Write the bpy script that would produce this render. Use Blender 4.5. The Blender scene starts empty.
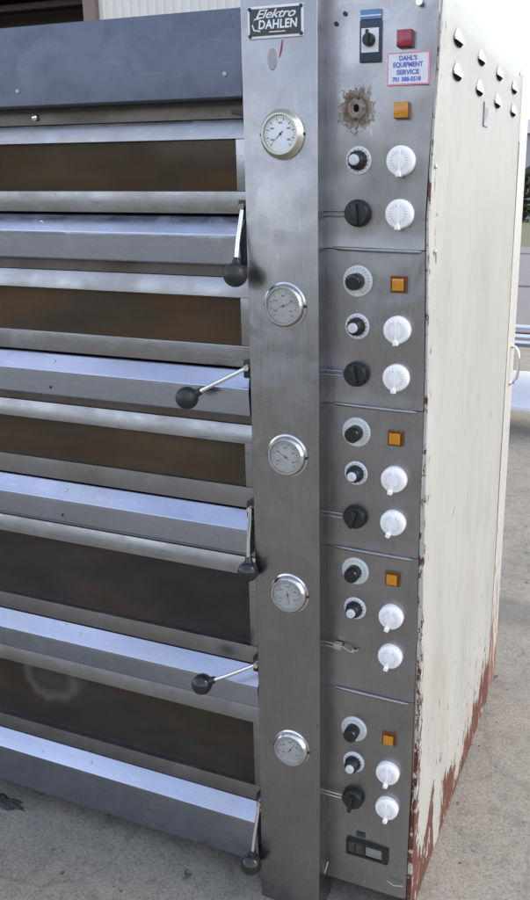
import bpy, bmesh, math, random
from mathutils import Vector, Matrix
random.seed(7)
R = math.radians
S = bpy.context.scene
COL = S.collection

# ------------------------------------------------------------------ camera
cam_d = bpy.data.cameras.new("camera")
cam = bpy.data.objects.new("camera", cam_d)
COL.objects.link(cam)
rt = Vector((0.93669, 0.35007, 0.00804)); up = Vector((-0.09728, 0.23810, 0.96636)); fw = Vector((-0.33638, 0.90596, -0.25709))
m = Matrix((( rt.x, up.x, -fw.x), (rt.y, up.y, -fw.y), (rt.z, up.z, -fw.z))).to_4x4()
m.translation = Vector((0.25484, -1.30737, 1.43233))
cam.matrix_world = m
cam_d.sensor_fit = 'VERTICAL'; cam_d.sensor_height = 24.0; cam_d.sensor_width = 24.0
cam_d.lens = 786.46 / 900 * 24
cam_d.shift_x = -0.10185; cam_d.shift_y = -0.0364
cam_d.clip_start = 0.05; cam_d.clip_end = 2000
S.camera = cam

# ------------------------------------------------------------------ light
SUN_EL, SUN_AZ = 38.0, 68.0          # azimuth from +Y towards +X
w = bpy.data.worlds.new("World"); S.world = w; w.use_nodes = True
nt = w.node_tree; nt.nodes.clear()
sky = nt.nodes.new('ShaderNodeTexSky'); sky.sky_type = 'NISHITA'; sky.sun_disc = False
sky.sun_elevation = R(SUN_EL); sky.sun_rotation = R(SUN_AZ)
sky.air_density = 1.15; sky.dust_density = 0.8; sky.ozone_density = 1.2
bg = nt.nodes.new('ShaderNodeBackground'); bg.inputs[1].default_value = 0.15
wo = nt.nodes.new('ShaderNodeOutputWorld')
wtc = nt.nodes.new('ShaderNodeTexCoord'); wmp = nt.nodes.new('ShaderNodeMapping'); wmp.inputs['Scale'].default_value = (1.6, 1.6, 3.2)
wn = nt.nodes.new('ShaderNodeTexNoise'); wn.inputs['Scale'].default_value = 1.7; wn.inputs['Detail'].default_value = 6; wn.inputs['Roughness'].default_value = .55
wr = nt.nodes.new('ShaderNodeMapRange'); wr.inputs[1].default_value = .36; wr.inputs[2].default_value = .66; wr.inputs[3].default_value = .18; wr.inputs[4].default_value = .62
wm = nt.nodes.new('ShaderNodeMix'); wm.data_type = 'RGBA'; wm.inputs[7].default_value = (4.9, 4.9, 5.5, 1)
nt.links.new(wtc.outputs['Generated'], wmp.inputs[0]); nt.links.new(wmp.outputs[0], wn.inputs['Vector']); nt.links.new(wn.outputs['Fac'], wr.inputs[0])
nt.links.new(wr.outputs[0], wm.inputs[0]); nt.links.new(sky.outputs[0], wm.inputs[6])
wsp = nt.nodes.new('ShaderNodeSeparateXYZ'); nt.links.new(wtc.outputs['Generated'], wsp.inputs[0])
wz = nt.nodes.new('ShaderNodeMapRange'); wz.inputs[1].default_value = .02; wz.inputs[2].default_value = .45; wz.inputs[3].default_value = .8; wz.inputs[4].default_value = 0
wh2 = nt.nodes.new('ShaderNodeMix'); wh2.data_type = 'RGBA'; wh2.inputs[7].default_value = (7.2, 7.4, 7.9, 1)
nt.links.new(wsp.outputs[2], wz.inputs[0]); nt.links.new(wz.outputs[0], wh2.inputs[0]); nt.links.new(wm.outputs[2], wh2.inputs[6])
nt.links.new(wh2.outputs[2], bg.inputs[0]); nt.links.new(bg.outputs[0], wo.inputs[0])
sd = bpy.data.lights.new("sun", 'SUN'); sd.energy = 1.55; sd.angle = R(32); sd.color = (1.0, 0.93, 0.83)
sun = bpy.data.objects.new("sun", sd); COL.objects.link(sun)
sv = Vector((math.sin(R(SUN_AZ)) * math.cos(R(SUN_EL)), math.cos(R(SUN_AZ)) * math.cos(R(SUN_EL)), math.sin(R(SUN_EL))))
sun.rotation_euler = sv.to_track_quat('Z', 'Y').to_euler()
sun.location = sv * 20
S.view_settings.view_transform = 'Standard'; S.view_settings.look = 'None'
S.view_settings.exposure = 1.25; S.view_settings.gamma = 1.0

# ------------------------------------------------------------------ materials
class N:
    """tiny node helper"""
    def __init__(s, name):
        s.m = bpy.data.materials.new(name); s.m.use_nodes = True
        s.t = s.m.node_tree; s.t.nodes.clear()
        s.o = s.t.nodes.new('ShaderNodeOutputMaterial')
        s.p = s.t.nodes.new('ShaderNodeBsdfPrincipled')
        s.t.links.new(s.p.outputs[0], s.o.inputs[0])
        s.tc = s.t.nodes.new('ShaderNodeTexCoord')
    def n(s, k, **kw):
        x = s.t.nodes.new(k)
        for a, b in kw.items(): setattr(x, a, b)
        return x
    def l(s, a, b): s.t.links.new(a, b)
    def val(s, sock, v):
        if hasattr(v, 'links'): s.l(v, sock)
        else: sock.default_value = v
    def noise(s, scale=(1, 1, 1), sc=5.0, det=4.0, rough=.55, off=(0, 0, 0), dist=0.0):
        mp = s.n('ShaderNodeMapping'); s.l(s.tc.outputs['Object'], mp.inputs[0])
        mp.inputs['Scale'].default_value = scale; mp.inputs['Location'].default_value = off
        x = s.n('ShaderNodeTexNoise'); s.l(mp.outputs[0], x.inputs['Vector'])
        x.inputs['Scale'].default_value = sc; x.inputs['Detail'].default_value = det
        x.inputs['Roughness'].default_value = rough; x.inputs['Distortion'].default_value = dist
        return x.outputs['Fac']
    def ramp(s, f, stops):
        x = s.n('ShaderNodeValToRGB'); s.l(f, x.inputs[0])
        e = x.color_ramp.elements
        while len(e) < len(stops): e.new(.5)
        for i, (p, c) in enumerate(stops):
            e[i].position = p
            e[i].color = (c, c, c, 1) if not hasattr(c, '__len__') else (*c, 1)
        return x.outputs[0]
    def mix(s, f, a, b, mode='MIX'):
        x = s.n('ShaderNodeMix', data_type='RGBA', blend_type=mode)
        s.val(x.inputs[0], f)
        for i, v in ((6, a), (7, b)):
            if hasattr(v, 'links'): s.l(v, x.inputs[i])
            else: x.inputs[i].default_value = (*v, 1)
        return x.outputs[2]
    def math(s, op, a, b=0.0, clamp=False):
        x = s.n('ShaderNodeMath', operation=op); x.use_clamp = clamp
        s.val(x.inputs[0], a); s.val(x.inputs[1], b)
        return x.outputs[0]
    def sep(s):
        x = s.n('ShaderNodeSeparateXYZ'); s.l(s.tc.outputs['Object'], x.inputs[0]); return x.outputs
    def bump(s, h, st=.2, d=.01):
        b = s.n('ShaderNodeBump'); s.l(h, b.inputs['Height'])
        b.inputs['Strength'].default_value = st; b.inputs['Distance'].default_value = d
        s.l(b.outputs[0], s.p.inputs['Normal'])
        return b
    def set(s, **kw):
        names = dict(base='Base Color', metal='Metallic', rough='Roughness', spec='Specular IOR Level', coat='Coat Weight', aniso='Anisotropic')
        for k, v in kw.items():
            i = s.p.inputs[names[k]]
            if hasattr(v, 'links'): s.l(v, i)
            elif hasattr(v, '__len__'): i.default_value = (*v, 1)
            else: i.default_value = v
        return s

def steel(name, base, dirt, grain, rough=.34, dirt_amt=1.0, wob=.25, spots=True, rust=False):
    """brushed stainless: grain=(x,y,z) scale of the brushing"""
    s = N(name)
    g = s.noise(grain, 60, 3, .6)
    cl = s.noise((1, 1, 1), 5, 6, .6)
    d = s.math('MULTIPLY', s.ramp(cl, [(.42, 0.0), (.72, 1.0)]), dirt_amt)
    col = s.mix(s.ramp(g, [(.3, 0.0), (.7, 1.0)]), tuple(c * .9 for c in base), base)
    col = s.mix(d, col, dirt)
    if spots:
        sp = s.noise((1, 1, 1), 80, 2, .5)
        m2 = s.ramp(sp, [(.72, 0.0), (.78, .5)])
        col = s.mix(m2, col, tuple(c * .35 for c in dirt))
    scr = s.noise((grain[0] * 1.6 + .4, grain[1] * 1.2, grain[2] * 1.6 + .4), 22, 2, .5, (3, 1, 7), .6)
    scm = s.ramp(scr, [(.66, 0.0), (.70, .35), (.74, 0.0)])
    col = s.mix(scm, col, tuple(min(1, c * 1.5) for c in base))
    smr = s.ramp(s.noise((1.2, 1, 1.6), 9, 5, .6, (5, 5, 5), .8), [(.45, 0.0), (.7, .16)])
    r = s.math('ADD', s.math('MULTIPLY', g, .14), s.math('ADD', smr, rough - .09))
    r = s.math('ADD', r, s.math('MULTIPLY', d, .12))
    if rust:      # red primer creeping over the right-hand edge of the lowest sheets
        q = s.sep()
        lim = s.ramp(q[2], [(0.0, .0050), (.30, .0020), (.55, .0), (.75, 0.0)])
        lim = s.math('MULTIPLY', lim, s.math('MULTIPLY', s.noise((8, 8, 4), 6, 6, .75), 1.7))
        rm = s.math('MULTIPLY', s.math('GREATER_THAN', s.math('ADD', q[0], lim), -.1060), s.math('LESS_THAN', s.math('ADD', q[2], s.math('MULTIPLY', s.noise((1, 1, 3), 9, 3), .5)), .85))
        col = s.mix(rm, col, (.15, .05, .035))
        s.l(s.math('SUBTRACT', 1.0, rm), s.p.inputs['Metallic'])
    s.set(base=col, rough=r)
    if not rust: s.set(metal=1.0)
    h = s.math('ADD', s.math('MULTIPLY', g, .03), s.noise((1, 1, 1), 6, 2, .5))
    s.bump(h, wob, .012)
    return s.m

M = {}
M['steel_h'] = steel('brushed_steel_door', (.33, .335, .355), (.24, .225, .215), (.25, 6, 6), .28, 1.0, .1)
M['steel_v'] = steel('brushed_steel_column', (.325, .325, .34), (.25, .24, .23), (6, 6, .22), .27, .7, .12)
M['steel_p'] = steel('brushed_steel_panel', (.36, .36, .38), (.26, .25, .24), (5, 5, .5), .29, .9, .5, True, True)
M['steel_l'] = steel('sky_tinted_ledge_steel', (.43, .475, .585), (.38, .38, .40), (.25, 6, 6), .20, .6, .03)  # blue of the reflected sky tinted into the ledge base colour
M['steel_recess'] = steel('shaded_recess_steel', (.15, .14, .13), (.10, .08, .065), (.2, 6, 6), .4, 1.0, .2)  # recess shade put into a darker, browner base
M['steel_head'] = steel('blue_grey_header_metal', (.135, .150, .19), (.12, .125, .15), (.3, 5, 5), .46, .2, .05)

def plain(name, base, rough=.5, metal=0.0, spec=.5, var=.12, sc=40, bmp=.0):
    s = N(name)
    n = s.noise((1, 1, 1), sc, 4, .6)
    c = s.mix(n, tuple(max(0, x * (1 - var)) for x in base), tuple(min(1, x * (1 + var)) for x in base))
    s.set(base=c, rough=rough, metal=metal, spec=spec)
    if bmp: s.bump(n, bmp, .004)
    return s.m
M['chrome'] = plain('polished_chrome', (.8, .8, .8), .12, 1.0)
M['bezel'] = plain('dull_chrome_bezel', (.62, .62, .63), .22, 1.0, sc=60)
M['bezel_dirty'] = plain('yellowed_bezel', (.56, .54, .46), .34, .8, sc=60, var=.25)
M['black_gloss'] = plain('black_phenolic', (.016, .016, .017), .22, sc=30)
M['black_dull'] = plain('dull_black_plastic', (.014, .015, .015), .42, sc=50, bmp=.1)
M['black_hole'] = plain('black_gap', (.006, .006, .006), .9, spec=.1)
M['knob_white'] = plain('white_knob_plastic', (.84, .835, .82), .38, sc=70, var=.05)
M['knob_shade'] = plain('grey_knob_marks', (.42, .43, .47), .5)
M['cap_grey'] = plain('light_grey_cap', (.55, .57, .6), .35)
M['scale_grey'] = plain('pale_grey_scale_plate', (.60, .635, .62), .42, metal=0, sc=60)
M['scale_white'] = plain('white_scale_ring', (.66, .68, .70), .4, sc=60, var=.06)
M['print_dark'] = plain('dark_print', (.03, .03, .035), .5)
M['face_white'] = plain('white_dial_face', (.70, .72, .74), .32, sc=30, var=.05)
M['face_grey'] = plain('clouded_dial_face', (.34, .35, .33), .28, sc=45, var=.3)
M['label_black'] = plain('black_nameplate', (.022, .026, .034), .35)
M['label_white'] = plain('white_print', (.72, .74, .78), .4)
M['sticker_white'] = plain('sticker_paper', (.72, .70, .78), .45, var=.06)
M['sticker_pink'] = plain('sticker_pink_edge', (.66, .26, .32), .45, var=.3)
M['ink_blue'] = plain('blue_ink', (.10, .16, .50), .5)
M['blue_lab'] = plain('blue_label', (.10, .22, .42), .4)
M['blue_dark'] = plain('dark_blue_plastic', (.018, .035, .06), .4)
M['red_pen'] = plain('red_scratch', (.45, .03, .05), .5)
M['smudge'] = plain('grey_smudge', (.33, .32, .35), .6)
M['scale_dim'] = plain('dusty_black_plastic', (.05, .048, .042), .6, sc=80, var=.4)
M['print_mid'] = plain('faded_print', (.10, .10, .095), .5)
M['print_grey'] = plain('dusty_grey_rocker', (.20, .195, .185), .5, sc=90, var=.3)
M['seam_strip'] = plain('dark_seam', (.07, .055, .05), .9, sc=20, var=.5)
M['wire'] = plain('pale_wire', (.45, .42, .34), .6)
M['copper'] = plain('brass_terminal', (.55, .50, .36), .35, .8)
M['rubber'] = plain('black_rubber_debris', (.03, .029, .027), .75, bmp=.3)
M['glue'] = None
M['gluesteel'] = plain('glue_film', (.27, .27, .285), .42, 1.0, sc=90, var=.2)
def lamp(name, a, b):
    s = N(name); n = s.noise((1, 1, 1), 120, 3)
    s.set(base=s.mix(n, a, b), rough=.25, coat=.4)
    s.p.inputs['Subsurface Weight'].default_value = .0
    return s.m
M['amber'] = lamp('amber_lens', (.42, .15, .008), (.62, .27, .02))
M['red'] = lamp('red_lens', (.24, .012, .03), (.34, .02, .05))
M['amber_edge'] = plain('amber_lens_side', (.16, .05, .008), .3)
M['red_edge'] = plain('red_lens_side', (.07, .006, .012), .3)

# cream painted side with red primer where it flaked
s = N('flaking_cream_paint')
xyz = s.sep(); Y, Z = xyz[1], xyz[2]
fc = s.n('ShaderNodeFloatCurve'); s.l(Y, fc.inputs['Value'])
cv = fc.mapping.curves[0]
pts = [(0, .17), (.03, .15), (.10, .085), (.17, .10), (.23, .012), (.28, .075), (.34, .10), (.40, .0), (.46, .02), (.55, .04), (.70, .075), (.84, .12), (.93, .19), (1, .2)]
pts = [(a, b + (.035 if .05 < a < .95 else .02)) for a, b in pts]
cv.points[0].location = pts[0]; cv.points[1].location = pts[-1]
for p in pts[1:-1]: cv.points.new(*p)
fc.mapping.update()
jag = s.noise((1, 12, 3.4), 1.0, 7, .72, (0, 3, 0), .35)
jag2 = s.noise((1, 11, 1.2), 2.0, 4, .7, (3, 1, 2))
h0 = s.math('ADD', s.math('SUBTRACT', fc.outputs[0], .05), s.math('MULTIPLY', s.math('SUBTRACT', jag, .47), .46))
h0 = s.math('ADD', h0, s.math('MULTIPLY', s.math('SUBTRACT', jag2, .5), .12))
low = s.math('GREATER_THAN', h0, Z)
# front edge flakes: narrow band near y=0, wider towards the floor
ed = s.noise((20, 16, 9), 3.0, 5, .7, (5, 2, 8))
wid = s.math('MULTIPLY', s.ramp(Z, [(0.0, 1.0), (.30, .75), (.6, .45), (1.0, .14)]), .055)
thr = s.math('MULTIPLY', ed, s.math('MULTIPLY', wid, 1.7))
patch = s.math('GREATER_THAN', s.noise((26, 10, 9), 3.4, 5, .7, (8, 1, 1)), s.ramp(Z, [(0.0, .28), (.25, .45), (.5, .52), (1.0, .57)]))
edge = s.math('MULTIPLY', s.math('LESS_THAN', s.math('ADD', Y, .0), thr), patch)
chips = s.math('GREATER_THAN', s.noise((1, 9, 3.4), 6, 5, .65, (9, 9, 1)), s.ramp(s.math('ADD', Z, s.math('MULTIPLY', Y, -.12)), [(0.0, .60), (.35, .69), (.6, .80), (1.0, .9)]))
chips2 = s.math('MULTIPLY', s.math('GREATER_THAN', s.noise((1, 1, .5), 60, 3, .5), .66), s.math('LESS_THAN', Y, .05))
mask = s.math('MAXIMUM', s.math('MAXIMUM', low, edge), chips)
keep = s.math('LESS_THAN', s.noise((1, 16, 6), 2.2, 6, .75, (2, 7, 4)), .585)      # islands of paint left on the primer
mask = s.math('MULTIPLY', mask, keep)
prim = s.mix(s.noise((1, 6, 2), 9, 5, .7), (.12, .04, .03), (.30, .125, .09))
prim = s.mix(s.ramp(s.noise((1, 3, 2), 14, 6, .7, (4, 4, 4)), [(.54, 0.0), (.62, .8)]), prim, (.10, .06, .045))
prim = s.mix(s.ramp(s.noise((1, 2, 1.4), 9, 6, .7, (1, 6, 2)), [(.58, 0.0), (.68, .7)]), prim, (.34, .20, .15))
paint = s.mix(s.noise((1, 1.4, .9), 4, 7, .65), (.665, .655, .60), (.735, .73, .685))
dirtm = s.ramp(s.noise((1, 2.2, .9), 2.6, 8, .72, (1, 0, 3), .9), [(.52, 0.0), (.8, .5)])
paint = s.mix(dirtm, paint, (.46, .44, .38))
scuff = s.ramp(s.noise((1, 6, 6), 3, 8, .75, (7, 3, 3)), [(.57, 0.0), (.68, .28)])
paint = s.mix(scuff, paint, (.38, .38, .36))
stn = s.ramp(s.noise((1, 3.5, .9), 1.6, 5, .6, (6, 4, 2)), [(.52, 0.0), (.72, .5)])
stn = s.math('MULTIPLY', stn, s.ramp(Z, [(.05, 1.0), (.95, .15)]))
paint = s.mix(stn, paint, (.50, .44, .32))
paint = s.mix(s.math('MULTIPLY', chips2, .8), paint, (.22, .18, .15))
col = s.mix(mask, paint, prim)
s.set(base=col, rough=s.math('ADD', s.math('MULTIPLY', mask, .3), .42))
hh = s.math('ADD', s.math('MULTIPLY', mask, -.25), s.math('MULTIPLY', s.noise((1, 1, 1), 3.5, 3, .5), 2.2))
s.bump(hh, .30, .008)
M['cream'] = s.m
M['cream_plain'] = plain('cream_paint', (.60, .60, .57), .42, sc=14, var=.06)
# rear flange, primer towards the foot
s = N('cream_paint_rusty_foot')
xyz = s.sep()
mk = s.math('GREATER_THAN', s.math('ADD', s.math('MULTIPLY', s.noise((1, 20, 4), 3, 5, .7), .9), s.ramp(xyz[2], [(0, .22), (.3, .12), (.6, -.02), (1, -.12)])), .62)
s.set(base=s.mix(mk, s.mix(s.noise((1, 8, 1), 4, 4), (.36, .335, .30), (.46, .44, .40)), (.20, .08, .055)), rough=.5)
M['cream_rear'] = s.m

# stained glue ring where a dial was lost
s = N('old_glue_and_rust')
xyz = s.sep()
n1 = s.noise((1, 1, 1), 70, 5, .7)
gx = s.math('SUBTRACT', xyz[0], -.2346); gz = s.math('SUBTRACT', xyz[2], 1.5925)
gr = s.math('SQRT', s.math('ADD', s.math('MULTIPLY', gx, gx), s.math('MULTIPLY', gz, gz)))
gc = s.ramp(s.math('MULTIPLY', gr, 28), [(.15, (.30, .28, .26)), (.40, (.36, .33, .30)), (.50, (.16, .085, .045)), (.68, (.36, .30, .24)), (.95, (.50, .46, .42))])
s.set(base=s.mix(s.ramp(n1, [(.40, .75), (.62, 0.0)]), gc, (.11, .065, .04)), rough=.75)
s.bump(n1, .9, .006)
n2 = s.noise((1, 1, 1), 130, 4, .7, (3, 3, 3))
hole = s.math('GREATER_THAN', s.math('ADD', n2, s.math('MULTIPLY', gr, 9.0)), .80)
tr_ = s.n('ShaderNodeBsdfTransparent'); mxg = s.n('ShaderNodeMixShader')
s.l(hole, mxg.inputs[0]); s.l(s.p.outputs[0], mxg.inputs[1]); s.l(tr_.outputs[0], mxg.inputs[2]); s.l(mxg.outputs[0], s.o.inputs[0])
M['glue'] = s.m

# deck glass
def glass(name, tint, base, refl=False):
    s = N(name)
    t = s.n('ShaderNodeBsdfTransparent'); t.inputs[0].default_value = (*tint, 1)
    n = s.noise((.8, 1, 2), 5, 7, .7)
    dust_refl = s.ramp(n, [(.42, 0.0), (.85, .22)])
    if refl:  # pale reflected arc painted into the pane, mixed with its dust
        xyz = s.sep()
        dx = s.math('MULTIPLY', s.math('SUBTRACT', xyz[0], -1.01), .8)
        dz = s.math('SUBTRACT', xyz[2], .335)
        wob = s.math('MULTIPLY', s.noise((1, 1, 1), 9, 5, .7), .09)
        rr = s.math('ADD', s.math('SQRT', s.math('ADD', s.math('MULTIPLY', dx, dx), s.math('MULTIPLY', dz, dz))), wob)
        ring = s.math('ABSOLUTE', s.math('SUBTRACT', rr, .105))
        ring = s.ramp(s.math('MULTIPLY', ring, 40), [(0.0, .42), (.9, 0.0)])
        inside = s.ramp(s.math('MULTIPLY', rr, 5), [(.35, .16), (.62, 0.0)])
        dust_refl = s.math('ADD', dust_refl, s.math('ADD', ring, inside), True)
    gn = s.noise((.9, 1, 2.6), 3.0, 4, .5, (2, 0, 1), .4)
    b2 = s.ramp(gn, [(.32, tuple(c * .8 for c in base)), (.48, base), (.60, (base[0] * 1.5, base[1] * 1.08, base[2] * .85)), (.74, (base[0] * .95, base[1] * 1.1, base[2] * .85))])
    s.set(base=s.mix(dust_refl, b2, tuple(c * 2.6 for c in base)), rough=s.math('ADD', s.math('MULTIPLY', dust_refl, .3), .09))
    mx = s.n('ShaderNodeMixShader')
    fac = s.math('ADD', s.math('MULTIPLY', dust_refl, .6), .40, True)
    s.l(fac, mx.inputs[0]); s.l(t.outputs[0], mx.inputs[1]); s.l(s.p.outputs[0], mx.inputs[2])
    s.l(mx.outputs[0], s.o.inputs[0])
    b = s.bump(s.noise((1, 1, 1), 3, 2), .05, .01)
    return s.m
M['glass'] = glass('smoky_oven_glass', (.85, .78, .66), (.092, .073, .050))
M['glass_grey'] = glass('greyed_oven_glass', (.75, .73, .70), (.060, .056, .056))
M['glass_refl'] = glass('oven_glass_painted_reflection', (.7, .68, .64), (.062, .058, .052), True)
M['chamber'] = plain('baked_brown_oven_lining', (.36, .25, .15), .6, .1, sc=9, var=.55)
M['chamber_grey'] = plain('grey_oven_lining', (.17, .165, .165), .6, .1, sc=9, var=.35)
s = N('rusty_hearth')
n = s.noise((.6, 2, 1), 7, 6, .7)
s.set(base=s.ramp(n, [(.35, (.12, .08, .05)), (.5, (.40, .19, .08)), (.62, (.22, .20, .11)), (.75, (.42, .32, .2))]), rough=.75)
M['hearth'] = s.m

# concrete
s = N('worn_concrete')
big = s.noise((1, 1, 1), .8, 6, .6)
mid = s.noise((1, 1, 1), 7, 8, .7)
fine = s.noise((1, 1, 1), 150, 6, .8)
blot = s.noise((1, 1, 1), 30, 5, .65, (1, 5, 0))
vor = s.n('ShaderNodeTexVoronoi'); vor.inputs['Scale'].default_value = 85; s.l(s.tc.outputs['Object'], vor.inputs['Vector'])
c = s.mix(s.ramp(big, [(.35, 0.0), (.65, 1.0)]), (.228, .208, .168), (.315, .288, .238))
c = s.mix(s.ramp(mid, [(.3, 0.0), (.7, 1.0)]), c, (.262, .244, .205), 'MIX')
c = s.mix(s.ramp(mid, [(.35, .0), (.75, .55)]), c, (.105, .098, .084))
c = s.mix(s.ramp(fine, [(.40, .6), (.50, 0.0)]), c, (.08, .075, .064))
c = s.mix(s.ramp(fine, [(.55, 0.0), (.68, .8)]), c, (.31, .295, .26))
c = s.mix(s.ramp(vor.outputs['Distance'], [(.0, .18), (.25, 0.0)]), c, (.10, .094, .08))
c = s.mix(s.ramp(blot, [(.52, 0.0), (.68, .55)]), c, (.12, .112, .095))
c = s.mix(s.ramp(blot, [(.30, .45), (.44, 0.0)]), c, (.235, .222, .197))
pit = s.noise((1, 1, 1), 22, 4, .6, (4, 2, 0))
crk = s.n('ShaderNodeTexVoronoi', feature='DISTANCE_TO_EDGE'); crk.inputs['Scale'].default_value = .9
wv = s.n('ShaderNodeMapping'); wn_ = s.n('ShaderNodeTexNoise'); wn_.inputs['Scale'].default_value = 3; wn_.inputs['Detail'].default_value = 6; s.l(s.tc.outputs['Object'], wn_.inputs['Vector'])
va = s.n('ShaderNodeVectorMath', operation='MULTIPLY_ADD'); s.l(wn_.outputs['Color'], va.inputs[0]); va.inputs[1].default_value = (.35, .35, .35); s.l(s.tc.outputs['Object'], va.inputs[2]); s.l(va.outputs[0], crk.inputs['Vector'])
c = s.mix(s.ramp(crk.outputs['Distance'], [(0.0, .32), (.007, 0.0)]), c, (.08, .074, .062))
c = s.mix(s.ramp(pit, [(.655, 0.0), (.69, .8)]), c, (.055, .05, .045))
# a damp stain on the slab behind the oven
xyz = s.sep()
ex = s.math('MULTIPLY', s.math('SUBTRACT', xyz[0], -.02), 1.6); ey = s.math('MULTIPLY', s.math('SUBTRACT', xyz[1], 1.42), 6.5)
rr = s.math('SQRT', s.math('ADD', s.math('MULTIPLY', ex, ex), s.math('MULTIPLY', ey, ey)))
rr = s.math('ADD', rr, s.math('MULTIPLY', s.math('SUBTRACT', s.noise((1, 1, 1), 5, 5, .7), .5), 1.3))
c = s.mix(s.ramp(rr, [(.55, .62), (.85, 0.0)]), c, (.12, .115, .105))
s.set(base=c, rough=.85, spec=.25)
s.bump(s.math('ADD', fine, s.math('MULTIPLY', mid, 2)), .35, .004)
M['concrete'] = s.m
M['pave_far'] = plain('pale_pavement', (.165, .152, .145), .9, sc=.6, var=.12)
M['joint'] = plain('pavement_joint', (.07, .065, .06), .9)
M['grass'] = plain('dry_grass_ground', (.10, .105, .045), .95, sc=.4, var=.35)
M['hedge'] = plain('dark_hedge_leaves', (.045, .055, .028), .8, sc=.8, var=.4)
M['bark'] = plain('bark', (.09, .07, .05), .9)
M['ware'] = plain('pale_grey_cladding', (.33, .33, .36), .7, sc=.3, var=.05)
M['ware_dark'] = plain('grey_roof_sheet', (.30, .30, .32), .7)
M['siding'] = plain('cream_metal_siding', (.68, .67, .62), .45, sc=3, var=.07)
M['jamb'] = plain('brown_door_jamb', (.20, .15, .13), .7, sc=12)
M['dark_in'] = plain('dark_workshop', (.018, .016, .015), .9)
M['door_brown'] = plain('dark_brown_rail', (.035, .022, .02), .6)
M['casing'] = plain('grey_casing_sheet', (.34, .34, .35), .45, .7, sc=8)
M['white_sheet'] = plain('white_shelf_sheet', (.70, .71, .76), .35, sc=10, var=.06)

# ------------------------------------------------------------------ mesh helpers
def obj(name, bm, mats, parent=None, smooth=None, label=None, loc=None):
    bmesh.ops.recalc_face_normals(bm, faces=bm.faces[:])
    me = bpy.data.meshes.new(name)
    if smooth is not None:
        for f in bm.faces: f.smooth = True
    bm.to_mesh(me); bm.free()
    if not isinstance(mats, (list, tuple)): mats = [mats]
    for k in mats: me.materials.append(M[k])
    if smooth is not None: me.set_sharp_from_angle(angle=R(smooth))
    o = bpy.data.objects.new(name, me); COL.objects.link(o)
    if parent: o.parent = parent
    if label: o['label'] = label
    if loc: o.location = loc
    return o
def empty(name, label, cat, loc=(0, 0, 0)):
    o = bpy.data.objects.new(name, None); COL.objects.link(o); o.location = loc
    o['label'] = label; o['category'] = cat; return o
def top(o, label, cat, group=None):
    o['label'] = label; o['category'] = cat
    if group: o['group'] = group
    return o
def BM(): return bmesh.new()
def box(bm, x0, x1, y0, y1, z0, z1, bev=0.0, mi=0, seg=2):
    r = bmesh.ops.create_cube(bm, size=1)
    vs = r['verts']
    for v in vs:
        v.co = Vector(((x0 + x1) / 2 + v.co.x * (x1 - x0), (y0 + y1) / 2 + v.co.y * (y1 - y0), (z0 + z1) / 2 + v.co.z * (z1 - z0)))
    fs = set(f for v in vs for f in v.link_faces)
    for f in fs: f.material_index = mi
    if bev:
        es = list(set(e for v in vs for e in v.link_edges))
        r = bmesh.ops.bevel(bm, geom=es, offset=bev, segments=seg, affect='EDGES', profile=.6)
        for f in r['faces']: f.material_index = mi
    return bm
def prism(bm, prof, x0, x1, mi=0, bev=0.0):
    """closed (y,z) profile swept along x"""
    a = [bm.verts.new((x0, y, z)) for y, z in prof]; b = [bm.verts.new((x1, y, z)) for y, z in prof]
    n = len(prof); fs = [bm.faces.new(a), bm.faces.new(b[::-1])]
    for i in range(n): fs.append(bm.faces.new((a[i], a[(i + 1) % n], b[(i + 1) % n], b[i])))
    for f in fs: f.material_index = mi
    if bev:
        es = list(set(e for f in fs for e in f.edges))
        r = bmesh.ops.bevel(bm, geom=es, offset=bev, segments=2, affect='EDGES', profile=.6)
        for f in r['faces']: f.material_index = mi
    return bm
def lathe(bm, prof, c, seg=48, mi=0, cap=True):
    """profile of (radius, y) revolved round an axis along Y through c=(x,z)"""
    rings = []
    for r, y in prof:
        rings.append([bm.verts.new((c[0] + r * math.cos(2 * math.pi * i / seg), y, c[1] + r * math.sin(2 * math.pi * i / seg))) for i in range(seg)])
    fs = []
    for a, b in zip(rings, rings[1:]):
        for i in range(seg): fs.append(bm.faces.new((a[i], a[(i + 1) % seg], b[(i + 1) % seg], b[i])))
    if cap: fs.append(bm.faces.new(rings[-1])); fs.append(bm.faces.new(rings[0][::-1]))
    for f in fs: f.material_index = mi
    return bm
def tube(bm, pts, r, seg=10, mi=0):
    pts = [Vector(p) for p in pts]; rings = []
    for i, p in enumerate(pts):
        t = (pts[min(i + 1, len(pts) - 1)] - pts[max(i - 1, 0)]).normalized()
        a = t.cross(Vector((0, 0, 1)) if abs(t.z) < .9 else Vector((1, 0, 0))).normalized(); b = t.cross(a)
        rr = r[i] if hasattr(r, '__len__') else r
        rings.append([bm.verts.new(p + rr * (a * math.cos(2 * math.pi * k / seg) + b * math.sin(2 * math.pi * k / seg))) for k in range(seg)])
    fs = []
    for A, B in zip(rings, rings[1:]):
        for i in range(seg): fs.append(bm.faces.new((A[i], A[(i + 1) % seg], B[(i + 1) % seg], B[i])))
    fs.append(bm.faces.new(rings[0][::-1])); fs.append(bm.faces.new(rings[-1]))
    for f in fs: f.material_index = mi
    return bm
def ball(bm, c, r, mi=0, seg=32, flat=1.0):
    x = bmesh.ops.create_uvsphere(bm, u_segments=seg, v_segments=seg // 2, radius=r)
    for v in x['verts']:
        v.co = v.co + Vector(c)
        for f in v.link_faces: f.material_index = mi
    return bm
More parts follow.
